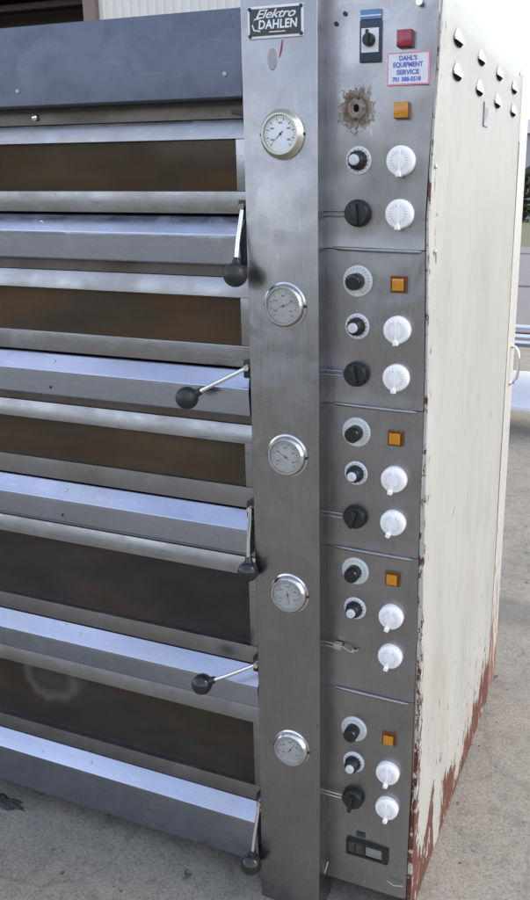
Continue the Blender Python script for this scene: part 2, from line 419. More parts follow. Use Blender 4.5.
def text_into(bm, body, x, y, z, size, width=None, shear=0.0, bold=0.0, mi=0, space=1.0, depth=.0003):
    """text facing -Y centred on (x,z); turned into faces of bm"""
    cu = bpy.data.curves.new('t', 'FONT'); cu.body = body; cu.size = size; cu.shear = shear; cu.offset = bold
    cu.align_x = 'CENTER'; cu.align_y = 'CENTER'; cu.space_character = space; cu.extrude = depth; cu.resolution_u = 4
    o = bpy.data.objects.new('t', cu); COL.objects.link(o)
    bpy.context.view_layer.update()
    me = bpy.data.meshes.new_from_object(o.evaluated_get(bpy.context.evaluated_depsgraph_get()))
    xs = [v.co.x for v in me.vertices]; ys = [v.co.y for v in me.vertices]
    cx = (min(xs) + max(xs)) / 2; cy = (min(ys) + max(ys)) / 2; k = (width / (max(xs) - min(xs))) if width else 1.0
    n0 = len(bm.verts); f0 = len(bm.faces)
    bm.from_mesh(me); bm.verts.ensure_lookup_table(); bm.faces.ensure_lookup_table()
    for v in bm.verts[n0:]:
        v.co = Vector((x + (v.co.x - cx) * k, y - v.co.z, z + (v.co.y - cy)))
    for f in bm.faces[f0:]: f.material_index = mi
    bpy.data.objects.remove(o); bpy.data.meshes.remove(me); bpy.data.curves.remove(cu)

# ------------------------------------------------------------------ setting
def sheet(name, x0, x1, y0, y1, z, mat):
    bm = BM(); vs = [bm.verts.new(p) for p in ((x0, y0, z), (x1, y0, z), (x1, y1, z), (x0, y1, z))]; bm.faces.new(vs)
    o = obj(name, bm, mat); o['kind'] = 'structure'; return o
G = -.045
sheet('ground', -700, 700, -700, 700, G, 'concrete')
sheet('pavement', -60, 60, 8.45, 32, G + 0.004, 'pave_far')
sheet('field', -300, 300, 32, 400, G + 0.008, 'grass')
for yy, hw in ((8.45, .05), (14.6, .16), (26.5, .35)):
    sheet('pavement_joint', -60, 60, yy - hw, yy + hw, G + 0.012, 'joint')

# unseen bank added behind the camera to darken the horizon reflected in the steel
bm = BM(); nx_ = 60; rows = []
for (yy, hh) in ((-24, 0), (-30, 3.0), (-38, 5.4), (-60, 6.5), (-90, 0)):
    rows.append([bm.verts.new((-150 + 5 * i, yy, -.05 + hh * (1 + .18 * math.sin(i * .7) + .1 * math.sin(i * 1.9)))) for i in range(nx_ + 1)])
for a, b in zip(rows, rows[1:]):
    for i in range(nx_): bm.faces.new((a[i], a[i + 1], b[i + 1], b[i]))
o = obj('added_reflection_hill', bm, 'hedge', smooth=60); o['kind'] = 'structure'

# metal shed behind the oven, with an open dark doorway
YW = 5.0
shed = empty('metal_shed', 'cream corrugated metal shed with an open dark doorway behind the oven', 'shed', (-5, YW, 0))
def ribs(bm, x0, x1, z0, z1, y, pitch=.085, d=.02):
    prof = []; x = x0
    while x < x1 - 1e-6:
        for fx, fd in ((0, 0), (.55, 0), (.68, -d), (.87, -d)):
            xx = x + fx * pitch
            if xx < x1: prof.append((xx, y + fd))
        x += pitch
    prof.append((x1, y))
    a = [bm.verts.new((px, py, z0)) for px, py in prof]; b = [bm.verts.new((px, py, z1)) for px, py in prof]
    for i in range(len(prof) - 1): bm.faces.new((a[i], a[i + 1], b[i + 1], b[i]))
def P(o, par):    # keep world coordinates
    o.parent = par; o.location = -par.location; return o
bm = BM(); ribs(bm, -4.53, -2.62, 0, 4.2, YW); ribs(bm, -4.53 - 3.6, -4.53, 3.42, 4.2, YW); ribs(bm, -11, -4.53 - 3.6, 0, 4.2, YW)
box(bm, -2.64, -2.60, YW, YW + 4.4, 0, 4.2); box(bm, -11, -10.95, YW, YW + 4.4, 0, 4.2); box(bm, -11, -2.6, YW + 4.4, YW + 4.45, 0, 4.2)
P(obj('wall', bm, 'siding'), shed)
bm = BM(); prism(bm, [(YW - .2, 4.2), (YW - .2, 4.28), (YW + 2.2, 4.8), (YW + 4.6, 4.28), (YW + 4.6, 4.2), (YW + 2.2, 4.7)], -11.2, -2.5)
P(obj('roof', bm, 'ware_dark'), shed)
bm = BM(); box(bm, -4.66, -4.53, YW - .05, YW + .1, 0, 3.42); box(bm, -8.23, -8.13, YW - .05, YW + .1, 0, 3.42); box(bm, -8.13, -4.66, YW - .05, YW + .1, 3.32, 3.42)
P(obj('door_frame', bm, 'jamb'), shed)
bm = BM(); box(bm, -8.1, -4.7, YW + .6, YW + .9, 3.05, 3.3, .02); box(bm, -8.1, -4.7, YW + .25, YW + .32, 3.22, 3.28, .01)
P(obj('door_rail', bm, 'door_brown'), shed)
bm = BM(); box(bm, -8.3, -4.5, YW + .15, YW + 4, .01, 3.6)
bm.faces.ensure_lookup_table()
for f in list(bm.faces):
    if f.normal.y < -.9 or f.calc_center_median().y < YW + .2: bm.faces.remove(f)
P(obj('interior', bm, 'dark_in'), shed)

# far warehouse
wh = empty('warehouse', 'pale grey warehouse on the horizon beyond the dark hedge', 'warehouse', (-22, 120, 0))
bm = BM(); box(bm, -50, 0, 120, 140, 0, 12)
P(obj('wall', bm, 'ware'), wh)
bm = BM(); prism(bm, [(119, 12), (130, 15), (141, 12)], -51, 1); P(obj('roof', bm, 'ware_dark'), wh)
bm = BM(); box(bm, -24, -19, 119.9, 119.99, 0, 4.5); P(obj('door', bm, 'ware_dark'), wh)

# hedge of leaf clumps
bm = BM()
rnd = random.Random(3)
for i in range(9000):
    x = rnd.uniform(-60, 20); y = 98 + rnd.gauss(0, 1.2)
    hmax = 5.2 + 1.0 * math.sin(x * .31) + .6 * math.sin(x * .9 + 1)
    z = hmax * (rnd.random() ** .8)
    sz = rnd.uniform(.25, .6)
    n = Vector((rnd.gauss(0, 1), rnd.gauss(0, 1) - .6, rnd.gauss(0, 1) + .5)).normalized()
    a = n.orthogonal().normalized(); b = n.cross(a); c0 = Vector((x, y, z))
    bm.faces.new([bm.verts.new(c0 + sz * (a * math.cos(t) + b * math.sin(t) * .6)) for t in (0, 1.3, 2.6, 3.9, 5.1)])
me = bpy.data.meshes.new('foliage'); bm.to_mesh(me); bm.free(); me.materials.append(M['hedge'])
hg = bpy.data.objects.new('hedge', me); COL.objects.link(hg); top(hg, 'dark olive hedge along the far edge of the grass', 'hedge')


# steel trolley standing behind the oven
tr = empty('steel_trolley', 'low stainless trolley with a white lower shelf behind the oven on the right', 'trolley', (-.45, 4.1, 0))
bm = BM()
for zz, yy in ((.615, 3.9), (.615, 4.35)): tube(bm, [(-1.1, yy, zz), (.25, yy, zz)], .022, 14)
for xx in (-1.1, .25): tube(bm, [(xx, 3.9, .615), (xx, 4.35, .615)], .022, 14)
P(obj('rail', bm, 'chrome', smooth=40), tr)
bm = BM(); box(bm, -1.08, .23, 3.93, 4.32, .545, .572, .004); P(obj('tray', bm, 'steel_l', smooth=30), tr)
bm = BM(); prism(bm, [(3.88, .12), (3.88, .15), (4.34, .30), (4.36, .30), (4.36, .28), (3.91, .12)], -1.09, .24, bev=.004); P(obj('shelf', bm, 'white_sheet', smooth=30), tr)
for xx in (-1.1, .25):
    for yy in (3.9, 4.35):
        bm = BM(); tube(bm, [(xx, yy, .03), (xx, yy, .615)], .016, 10); P(obj('leg', bm, 'chrome', smooth=40), tr)

# ------------------------------------------------------------------ the oven
oven = empty('deck_oven', 'tall five deck bakery oven with steel doors, knob panel and flaking cream side', 'oven', (0, 0, 0))
XO = -1.75                       # far (hidden) left side of the oven
XC0, XC1, YC = -.4261, -.2888, -.041
XP = -.1024
def lerp(t, pts):
    for (a, va), (b, vb) in zip(pts, pts[1:]):
        if t <= b: return va + (vb - va) * max(0, min(1, (t - a) / (b - a)))
    return pts[-1][1]
EDGE = [(0, -.1055), (.14, -.104), (.39, -.0985), (.72, -.0995), (1.03, -.1015), (1.28, -.1075), (1.41, -.1110), (1.52, -.1075), (1.57, -.105), (1.66, -.1005), (1.78, -.0965)]
def xe(z): return lerp(z, EDGE)

# hidden carcass
bm = BM(); box(bm, XO, -.44, .55, .95, .02, 1.745); box(bm, XO + .05, -.125, .10, .94, G + .001, .0195)
box(bm, XO, XO + .03, .03, .55, .02, 1.745); box(bm, XO + .03, -.44, .02, .55, 1.70, 1.745); box(bm, -.44, -.118, .012, .95, .02, 1.745)
obj('casing', bm, 'casing', oven)

# side panel: grid so that the front edge follows the bent sheet
bm = BM(); ny, nz = 24, 70; g = []
for j in range(nz + 1):
    z = -.038 + (1.771 + .038) * j / nz; row = []
    for i in range(ny + 1):
        y = .003 + .824 * i / ny
        k = max(0, 1 - y / .10)
        x = XP + (xe(z) - XP + .0045) * k * k * (3 - 2 * k) + .0012 * math.sin(y * 9 + z * 3) * math.sin(z * 4)
        if k <= 0: x += .0
        row.append(bm.verts.new((x, y, z)))
    lipw = .0035 + .0045 * max(0, min(1, (1.15 - z) / .25))          # return flange at the front corner
    row = [bm.verts.new((row[0].co.x - .0012 - lipw, .0035 + .0006 * math.sin(z * 31), z)), bm.verts.new((row[0].co.x - .0012, .0022 + .0006 * math.sin(z * 47), z))] + row
    g.append(row)
ny += 2
for j in range(nz):
    for i in range(ny): bm.faces.new((g[j][i], g[j][i + 1], g[j + 1][i + 1], g[j + 1][i]))
r = bmesh.ops.solidify(bm, geom=bm.faces[:], thickness=.004)
side = obj('side_panel', bm, 'cream', oven, smooth=40, label='cream painted side panel flaked to red primer along its foot')

# louvres
for (yy, zz) in [(.140, 1.722), (.332, 1.722), (.521, 1.721), (.714, 1.718), (.142, 1.668), (.327, 1.666), (.515, 1.664), (.716, 1.667)]:
    bm = BM(); n = 14; L = .058; H = .020; D = .0078; rows = []
    for j in range(9):
        t = j / 8; z = zz + .010 - H * t
        rows.append([bm.verts.new((XP + .0015 + D * math.sin(t * math.pi / 2) ** 1.2 * (max(0, math.sin(math.pi * i / n)) ** .8), yy - L / 2 * (.30 + .70 * math.sin(t * math.pi / 2)) * math.cos(math.pi * i / n), z - .004 * t * math.sin(math.pi * i / n))) for i in range(n + 1)])
    for a, b in zip(rows, rows[1:]):
        for i in range(n): bm.faces.new((a[i], a[i + 1], b[i + 1], b[i]))
    # dark throat just under the lip
    last = rows[-1]; c = [bm.verts.new((v.co.x * .0 + XP + .0018, v.co.y, v.co.z - .0052 * math.sin(math.pi * i / n))) for i, v in enumerate(last)]
    lip = [bm.verts.new((XP + .0018 + (v.co.x - XP - .0018) * .88, v.co.y, v.co.z + .003)) for v in last]
    for i in range(n):
        f = bm.faces.new((lip[i], lip[i + 1], c[i + 1], c[i])); f.material_index = 1
    obj('vent_louvre', bm, ['cream_plain', 'black_hole'], side, smooth=50)
bm = BM(); box(bm, XP + .001, XP + .0032, .378, .418, 1.597, 1.643, .0)
for q in range(5): box(bm, XP + .0032, XP + .0036, .38 + .007 * q, .383 + .007 * q, 1.604 + .003 * q, 1.632)
obj('rating_label', bm, ['smudge'], side)
for (yy, zz) in [(.035, 1.36), (.035, 1.065), (.04, .93), (.022, 1.62), (.02, 1.5), (.79, 1.755), (.03, .72), (.03, 1.755)]:
    bm = BM()
    lathe(bm, [(.0045, 0), (.004, -.0015), (.001, -.0022)], (0, 0), 14)
    bmesh.ops.rotate(bm, verts=bm.verts, matrix=Matrix.Rotation(R(90), 3, 'Z'))
    bmesh.ops.translate(bm, verts=bm.verts, vec=(XP + .001, yy, zz))
    obj('screw', bm, 'bezel', side, smooth=40)

# rear flange and its grab handle
bm = BM(); box(bm, -.15, XP - .0008, .8285, .8475, -.03, 1.60, 0, 1); box(bm, -.15, XP - .004, .80, .8280, -.03, 1.76, 0, 1); box(bm, -.15, XP - .002, .848, .975, -.036, 1.768, .004)  # dark strip fills the seam gap ahead of the flange
rear = obj('rear_panel', bm, ['cream_rear', 'seam_strip'], oven, smooth=20)
bm = BM(); tube(bm, [(XP - .002, .912, 1.058), (XP + .010, .912, 1.056), (XP + .018, .912, 1.045), (XP + .0225, .912, 1.02), (XP + .0225, .912, .99), (XP + .018, .912, .965), (XP + .010, .912, .953), (XP - .002, .912, .951)], .0042, 12)
for zz in (1.058, .951): ball(bm, (XP - .001, .912, zz), .008, seg=14)
obj('grab_handle', bm, 'chrome', rear, smooth=60)
bm = BM(); box(bm, XP - .002, XP - .0012, .875, .955, 1.55, 1.64, 0); obj('pale_label', bm, 'sticker_white', rear)

# header
bm = BM(); prism(bm, [(-.030, 1.753), (-.040, 1.614), (-.036, 1.611), (.0, 1.613), (.02, 1.613), (.02, 1.753)], XO, -.4275, bev=.0015)
head = obj('header_panel', bm, 'steel_head', oven, smooth=30)
for xx, zz in ((-.905, 1.640), (-.46, 1.650)):
    bm = BM(); lathe(bm, [(.0045, -.036), (.004, -.0395), (.0015, -.0402)], (xx, zz), 16); obj('screw', bm, 'casing', head, smooth=40)
bm = BM(); box(bm, XO, -.4275, .004, .02, 1.584, 1.6125)
strip = obj('recess_strip', bm, 'steel_recess', oven)
bm = BM(); lathe(bm, [(.0065, .004), (.006, -.001), (.002, -.002)], (-.905, 1.5975), 16); obj('screw', bm, 'bezel', strip, smooth=40)
bm = BM(); box(bm, -.455, -.4275, -.03, .004, 1.5865, 1.594, .001); obj('hinge_tab', bm, 'black_dull', strip)

# decks
ZT = [1.5494, 1.2688, .9848, .7032, .3565]
ZB = [1.4595, 1.1779, .8945, .5410, .1946]
ZG = [1.4166, 1.1332, .8470, .4969, .1517]
XE = [-.4475, -.4375, -.4460, -.4355, -.4465]
XGL = -.4637
for k in range(5):
    zt, zb, zg = ZT[k], ZB[k], ZG[k]
    ztop = zt + (.0335 if k == 0 else .036)
    # door frame: four butted members
    bm = BM()
    prism(bm, [(-.003, zt), (.006, ztop), (.02, ztop), (.02, zt)], XO + .02, -.4275, bev=.001)
    prism(bm, [(-.002, zg + .004), (-.002, zb), (.02, zb), (.02, zg + .004)], XO + .02, -.4275, bev=.001)
    prism(bm, [(-.001, zb + .0005), (-.001, zt - .0005), (.02, zt - .0005), (.02, zb + .0005)], XGL, -.4275, bev=.001)
    prism(bm, [(-.001, zb + .0005), (-.001, zt - .0005), (.02, zt - .0005), (.02, zb + .0005)], XO + .02, -1.37, bev=.001)
    door = obj('oven_door', bm, 'steel_h', oven, smooth=30)
    bm = BM(); box(bm, -1.37, XGL, .008, .012, zb - .001, zt + .001)
    obj('glass_pane', bm, ['glass', 'glass', 'glass', 'glass_grey', 'glass_refl'][k], door)
    # baking chamber behind it
    bm = BM(); x0, x1, y0, y1, z0, z1 = -1.38, -.455, .022, .54, zb - .012, zt + .012
    v = [bm.verts.new(p) for p in ((x0, y0, z0), (x1, y0, z0), (x1, y1, z0), (x0, y1, z0), (x0, y0, z1), (x1, y0, z1), (x1, y1, z1), (x0, y1, z1))]
    f = bm.faces.new((v[0], v[1], v[2], v[3])); f.material_index = 1
    for q in ((4, 5, 6, 7), (3, 2, 6, 7), (0, 3, 7, 4), (1, 2, 6, 5)): bm.faces.new([v[i] for i in q])
    obj('baking_chamber', bm, ['chamber', 'hearth'] if k < 3 else ['chamber_grey', 'chamber_grey'], oven)
    # ledge under the door
    dz = .087 if k < 4 else .1415
    prof = [(.002, zg - .001), (-.0275, zg - .032), (-.0275, zg - .040), (-.024, zg - dz + .003), (-.021, zg - dz), (.018, zg - dz), (.018, zg - .001)]
    bm = BM(); prism(bm, prof, XO, XE[k], bev=.0012)
    led = obj('door_ledge', bm, 'steel_l', oven, smooth=28)
    bm = BM()
    n = Vector((0, -.76, .65)); c = Vector((-.9, -.0115, zg - .0155))
    ball(bm, c, .0034, seg=12); obj('rivet', bm, 'bezel', led, smooth=60)
    if k in (1, 2):
        bm = BM(); ball(bm, (-.905, -.025, zg - .068), .0035, seg=12); obj('rivet', bm, 'black_dull', led, smooth=60)
    # dark inner sheet that shows as the gap line and above each door
    bm = BM(); zlo = zg - .0012; box(bm, XO + .02, -.4275, .012, .0195, zg, zg + .0042); obj('door_gap', bm, 'black_hole', led)
    if k < 4:
        bm = BM(); box(bm, XO, -.4275, .010, .019, ZT[k + 1] + .037, zg - dz - .0005)
        obj('recess_strip', bm, 'steel_recess' if k < 2 else 'steel_h', oven)  # darker steel under the upper ledges carries their underside shade

# door levers
PIV = [(-.4345, 1.4325), (-.4340, 1.1448), (-.4360, .8641), (-.4320, .5241), (-.4340, .1862)]
BAL = [(-.4335, -.072, 1.3173), (-.5422, -.075, 1.0858), (-.4330, -.058, .7430), (-.5396, -.075, .4768), (-.4395, -.072, .0550)]
for k in range(5):
    px, pz = PIV[k]; bx, by, bz = BAL[k]
    bm = BM()
    a = Vector((px, -.036, pz)); b = Vector((bx, by, bz)); mid = a.lerp(b, .5) + Vector((0, -.004, 0))
    lathe(bm, [(.007, .0), (.007, -.034), (.0055, -.042)], (px, pz), 18)
    tube(bm, [a, mid, b], [.0042, .0040, .0042], 12)
    lev = obj('door_lever', bm, 'chrome', oven, smooth=45)
    bm = BM(); ball(bm, b, [.0215, .0215, .0205, .0215, .0225][k])
    d = (a - b).normalized(); tube(bm, [b + d * .016, b + d * .030], [.009, .0065], 16)
    obj('ball_knob', bm, 'black_dull' if k < 2 else 'black_gloss', lev, smooth=50)
    bm = BM(); box(bm, px - .012, px + .006, -.030, .0, pz - .022, pz + .012, .002); obj('pivot_bracket', bm, 'black_dull', lev, smooth=30)

# control column
bm = BM(); prism(bm, [(YC, 1.80), (YC, .50), (YC - .003, .25), (-.050, .02), (-.052, G + .001), (.02, G + .001), (.02, 1.80)], XC0, XC1, bev=.0022)
colm = obj('control_column', bm, 'steel_v', oven, smooth=30)
# nameplate
bm = BM(); xa, xb, za, zb_ = -.4115, -.3110, 1.700, 1.7485
box(bm, xa, xb, YC - .0022, YC + .001, za, zb_, .0004, 0)
box(bm, xa + .004, xb - .0045, YC - .0030, YC - .0022, za + .004, zb_ - .004, 0, 1)
text_into(bm, 'Elektro', -.3600, YC - .0032, 1.7362, .0185, .072, .42, .0002, 0, .95)
text_into(bm, 'DAHLEN', -.3565, YC - .0032, 1.7205, .0185, .070, .10, .0005, 0, 1.05)
tube(bm, [(-.388, YC - .0032, 1.7300), (-.3985, YC - .0032, 1.7285), (-.4025, YC - .0032, 1.7205), (-.3995, YC - .0032, 1.7125), (-.388, YC - .0032, 1.7105)], .0014, 6, 0)
tube(bm, [(-.372, YC - .0032, 1.7088), (-.343, YC - .0032, 1.7088)], .0009, 6, 0)
for cx, cz in ((xa + .004, za + .004), (xb - .004, za + .004), (xa + .004, zb_ - .004), (xb - .004, zb_ - .004)):
    lathe(bm, [(.0032, YC - .002), (.0028, YC - .0045), (.001, YC - .005)], (cx, cz), 12, 1)
obj('nameplate', bm, ['label_white', 'label_black'], colm, smooth=30, label='black nameplate with white script lettering and four screws')
bm = BM(); tube(bm, [(-.3500, YC - .0006, 1.697), (-.3520, YC - .0006, 1.684), (-.3560, YC - .0006, 1.670)], [.0008, .0014, .0006], 6); obj('red_pen_mark', bm, 'red_pen', colm)
# gauges
GZ = [1.5507, 1.2644, .9853, .7034, .3516]
for k, z in enumerate(GZ):
    x = -.352; y0 = YC
    ang = [-2.4, .4, 2.6, -1.4, 1.0][k]
    bm = BM(); mi = 0
    if k == 0:
        lathe(bm, [(.0405, y0 + .001), (.0405, y0 - .003), (.037, y0 - .007), (.0355, y0 - .011), (.033, y0 - .014), (.0305, y0 - .014), (.0300, y0 - .009)], (x, z), 56, 0, False)
    else:
        lathe(bm, [(.0410, y0 + .001), (.0410, y0 - .0015), (.0382, y0 - .003), (.0368, y0 - .010), (.0340, y0 - .0135), (.0312, y0 - .0135), (.0300, y0 - .009)], (x, z), 56, 0, False)
    for sx in (-1, 1):
        lathe(bm, [(.0032, y0 - .001), (.0028, y0 - .0040), (.001, y0 - .0044)], (x + sx * .0385, z), 12, 1)
    ga = obj('temperature_gauge', bm, ['bezel_dirty' if k == 0 else 'bezel', 'black_dull'], colm, smooth=35, label='white faced thermometer with a yellowed rim' if k == 0 else None)
    bm = BM(); lathe(bm, [(.0305, y0 + .0), (.0305, y0 - .0085), (.028, y0 - .0092)], (x, z), 48, 0)
    yy = y0 - .0093
    for q in range(28):
        t = math.radians(225 - q * 10); r0 = .0240 if q % 3 else .0215; r1 = .0268; hw = .00035 if q % 3 else .0007
        ca, sa = math.cos(t), math.sin(t)
        vs = [bm.verts.new((x + r * ca + s_ * hw * -sa, yy, z + r * sa + s_ * hw * ca)) for r, s_ in ((r0, -1), (r1, -1), (r1, 1), (r0, 1))]
        f = bm.faces.new(vs); f.material_index = 1
    ca, sa = math.cos(ang), math.sin(ang); hw = .0007
    vs = [bm.verts.new((x + r * ca + s_ * hw * -sa, yy - .0008, z + r * sa + s_ * hw * ca)) for r, s_ in ((-.007, -1), (.021, -.3), (.021, .3), (-.007, 1))]
    f = bm.faces.new(vs); f.material_index = 1
    lathe(bm, [(.0022, yy), (.0018, yy - .0016)], (x, z), 14, 1)
    for t in (math.radians(210), math.radians(150), math.radians(90), math.radians(30), math.radians(-30)):      # faded scale lettering, read as small blocks
        for e in (-.0024, 0, .0024):
            bx_, bz_ = x + .0178 * math.cos(t) + e, z + .0178 * math.sin(t)
            f = bm.faces.new([bm.verts.new(q_) for q_ in ((bx_ - .0008, yy, bz_ - .0015), (bx_ + .0008, yy, bz_ - .0015), (bx_ + .0008, yy, bz_ + .0015), (bx_ - .0008, yy, bz_ + .0015))]); f.material_index = 1
    obj('dial_face', bm, ['face_white' if k == 0 else 'face_grey', 'print_dark' if k == 0 else 'print_mid'], ga, smooth=35)

# control panels with everything mounted on them
ZS = [1.775, 1.3635, 1.0841, .7996, .4908, .012]
panels = []
for k in range(5):
    z1, z0 = ZS[k], ZS[k + 1]; bm = BM(); nx, nz = 22, 30; g = []
    for j in range(nz + 1):
        z = z0 + .001 + (z1 - z0 - .002) * j / nz; row = []
        for i in range(nx + 1):
            t = i / nx; x = XC1 + (xe(z) - .0012 - .0045 * max(0, min(1, (1.15 - z) / .25)) - XC1) * t
            y = .0012 * (math.sin(x * 31 + k * 2 + z * 7) + .5 * math.sin(x * 63 - z * 22 + k)) * math.sin((z - z0) / (z1 - z0) * math.pi)
            y += .0016 * math.exp(-((z - z0) / .012) ** 2) * -1           # pressed lip
            if t > .93: y += (t - .93) / .07 * .0025
            row.append(bm.verts.new((x, y, z)))
        g.append(row)
    for j in range(nz):
        for i in range(nx): bm.faces.new((g[j][i], g[j][i + 1], g[j + 1][i + 1], g[j + 1][i]))
    p = obj('control_panel', bm, 'steel_p', oven, smooth=50); panels.append(p)
    if k < 4:
        bm = BM(); pp = [(-.276, -.0022, z0 + .002), (-.268, -.0040, z0 + .0005), (-.20, -.0046, z0 - .001), (-.125, -.0040, z0 - .002), (-.116, -.0022, z0 - .0022)]
        tube(bm, pp, [.0016, .0034, .0038, .0034, .0016], 12); obj('pressed_bead', bm, 'steel_p', p, smooth=60)
bm = BM(); box(bm, -.1165, -.1090, .0060, .02, .02, 1.76); obj('edge_gap', bm, 'black_hole', oven)

ZD = [1.5082, 1.2276, .9525, .6735, .3206]
XB, XA = -.1545, -.2300
def white_knob(x, z, p, ang=0.0):
    bm = BM(); lathe(bm, [(.0242, .001), (.0242, -.009), (.0232, -.0125), (.0205, -.0145), (.004, -.0150)], (x, z), 48)
    ca, sa = math.cos(ang), math.sin(ang)
    def rb(u0, u1, v0, v1, y0, y1, mi=0, bev=.0012):
        n0 = len(bm.verts); box(bm, u0, u1, y0, y1, v0, v1, bev, mi); bm.verts.ensure_lookup_table()
        for v in bm.verts[n0:]:
            u, w_ = v.co.x, v.co.z; v.co.x = x + u * ca - w_ * sa; v.co.z = z + u * sa + w_ * ca
    rb(-.0022, .0022, -.0200, .0150, -.0168, -.0145, 0, .0008)
    rb(-.0042, .0042, -.0255, -.0175, -.0230, -.008)
    o = obj('white_knob', bm, ['knob_white'], p, smooth=35)
    bm = BM()
    for q in range(20):
        t = q * 2 * math.pi / 20; c_, s_ = math.cos(t), math.sin(t)
        if abs(c_) < .25: continue
        vs = [bm.verts.new((x + r * c_ - e * .0004 * s_, -.01535, z + r * s_ + e * .0004 * c_)) for r, e in ((.011, -1), (.0165, -1), (.0165, 1), (.011, 1))]
        bm.faces.new(vs)
    obj('knob_scale', bm, 'knob_shade', o)
def black_knob(x, z, p, ang=0.0, grip=False):
    bm = BM(); lathe(bm, [(.0232, .001), (.0232, -.006), (.0215, -.013), (.0190, -.0160), (.003, -.0165)], (x, z), 40)
    ca, sa = math.cos(ang), math.sin(ang)
    n0 = len(bm.verts); box(bm, -.0042, .0042, -.024, -.0155, -.0235 if grip else -.018, .016, .0016); bm.verts.ensure_lookup_table()
    for v in bm.verts[n0:]:
        u, w_ = v.co.x, v.co.z; v.co.x = x + u * ca - w_ * sa; v.co.z = z + u * sa + w_ * ca
    obj('black_knob', bm, 'black_dull', p, smooth=35)
def pot(x, z, p):
    bm = BM(); lathe(bm, [(.0228, .001), (.0228, -.003), (.0212, -.0042), (.002, -.0045)], (x, z), 44)
    for q in range(16):
        t = q * 2 * math.pi / 16; c_, s_ = math.cos(t), math.sin(t)
        f = bm.faces.new([bm.verts.new((x + r * c_ - e * .0004 * s_, -.0049, z + r * s_ + e * .0004 * c_)) for r, e in ((.0175, -1), (.0202, -1), (.0202, 1), (.0175, 1))]); f.material_index = 1
    o = obj('regulator_knob', bm, ['scale_white', 'print_dark'], p, smooth=35)
    bm = BM(); seg = 40; prof = [(.0165, -.005), (.0160, -.011), (.0128, -.021), (.0110, -.023), (.006, -.0235)]
    lathe(bm, prof, (x, z), seg)
    for v in bm.verts:
        a = math.atan2(v.co.z - z, v.co.x - x); kk = 1 + .035 * math.cos(a * 14)
        v.co.x = x + (v.co.x - x) * kk; v.co.z = z + (v.co.z - z) * kk
    obj('knob_body', bm, 'black_dull', o, smooth=40)
    bm = BM(); lathe(bm, [(.0088, -.0235), (.0086, -.0285), (.0070, -.0300), (.001, -.0302)], (x, z), 28); obj('knob_cap', bm, 'cap_grey', o, smooth=35)
def dial(x, z, p):
    bm = BM(); lathe(bm, [(.0275, .001), (.0275, -.003), (.0258, -.0050), (.002, -.0065)], (x, z), 48)
    for q in range(22):
        t = math.radians(-60 + q * 15); c_, s_ = math.cos(t), math.sin(t)
        f = bm.faces.new([bm.verts.new((x + r * c_ - e * .00035 * s_, -.0067 + (r - .015) * .12, z + r * s_ + e * .00035 * c_)) for r, e in ((.0205, -1), (.0240, -1), (.0240, 1), (.0205, 1))]); f.material_index = 1
    o = obj('thermostat_dial', bm, ['scale_grey', 'print_dark'], p, smooth=35)
    bm = BM(); lathe(bm, [(.0148, -.006), (.0142, -.027), (.0125, -.0300), (.0090, -.0305), (.0085, -.0292), (.001, -.0292)], (x, z), 36); obj('dial_cap', bm, 'black_gloss', o, smooth=35)
def lamp_(x, z, p, mat, edge, h=.0125, label=None, out=.012):
    bm = BM(); box(bm, x - h, x + h, -out, .001, z - h, z + h, .001, 1)
    box(bm, x - h + .0006, x + h - .0006, -out - .0018, -out + .0002, z - h + .0006, z + h - .0006, .0008, 0)
    o = obj('indicator_lamp', bm, [mat, edge], p, smooth=30, label=label)
    return o
for k in range(5):
    p = panels[k]; z = ZD[k]
    lamp_(-.1545, [1.5862, 1.3057, 1.0300, .7515, .3980][k], p, 'amber', 'amber_edge', .0125 if k == 0 else .0108, out=.012 if k == 0 else .007)
    if k:
        bm = BM(); zz = [0, 1.3057, 1.03, .7515, .398][k]
        for a in ((-.0145, -.0110, -.0145, .0145), (.0110, .0145, -.0145, .0145), (-.0110, .0110, -.0145, -.0110), (-.0110, .0110, .0110, .0145)):
            box(bm, -.1545 + a[0], -.1545 + a[1], -.0035, .0005, zz + a[2], zz + a[3])
        obj('lamp_frame', bm, 'amber_edge', p)
    white_knob(XB, z, p, [0, .05, -.15, -.2, -.02][k])
    white_knob(XB, z - .085, p, [0, -.05, -.25, -.2, .02][k])
    pot(XA, z + .0015, p)
    if k: dial(XA, z + .081, p)
    if k != 3: black_knob(XA, z - .0845, p, [.1, .2, -.3, 0, -.15][k], k == 4)
    # damper rods between the column and the black knob
    bm = BM(); zr = z - .0845
    for dzz in (-.004, .004): tube(bm, [(XC1, -.010, zr + dzz), (-.254 if k != 3 else -.262, -.010, zr + dzz)], .0014, 8)
    if k == 3:
        box(bm, -.272, -.255, -.014, -.002, zr - .006, zr + .006, .001); tube(bm, [(-.255, -.008, zr), (-.235, -.012, zr - .006), (-.222, -.004, zr - .004)], .0018, 8)
        ball(bm, (-.232, -.006, zr - .007), .0045, seg=12)
    obj('damper_rod', bm, 'copper' if k >= 3 else 'steel_l', p, smooth=45)
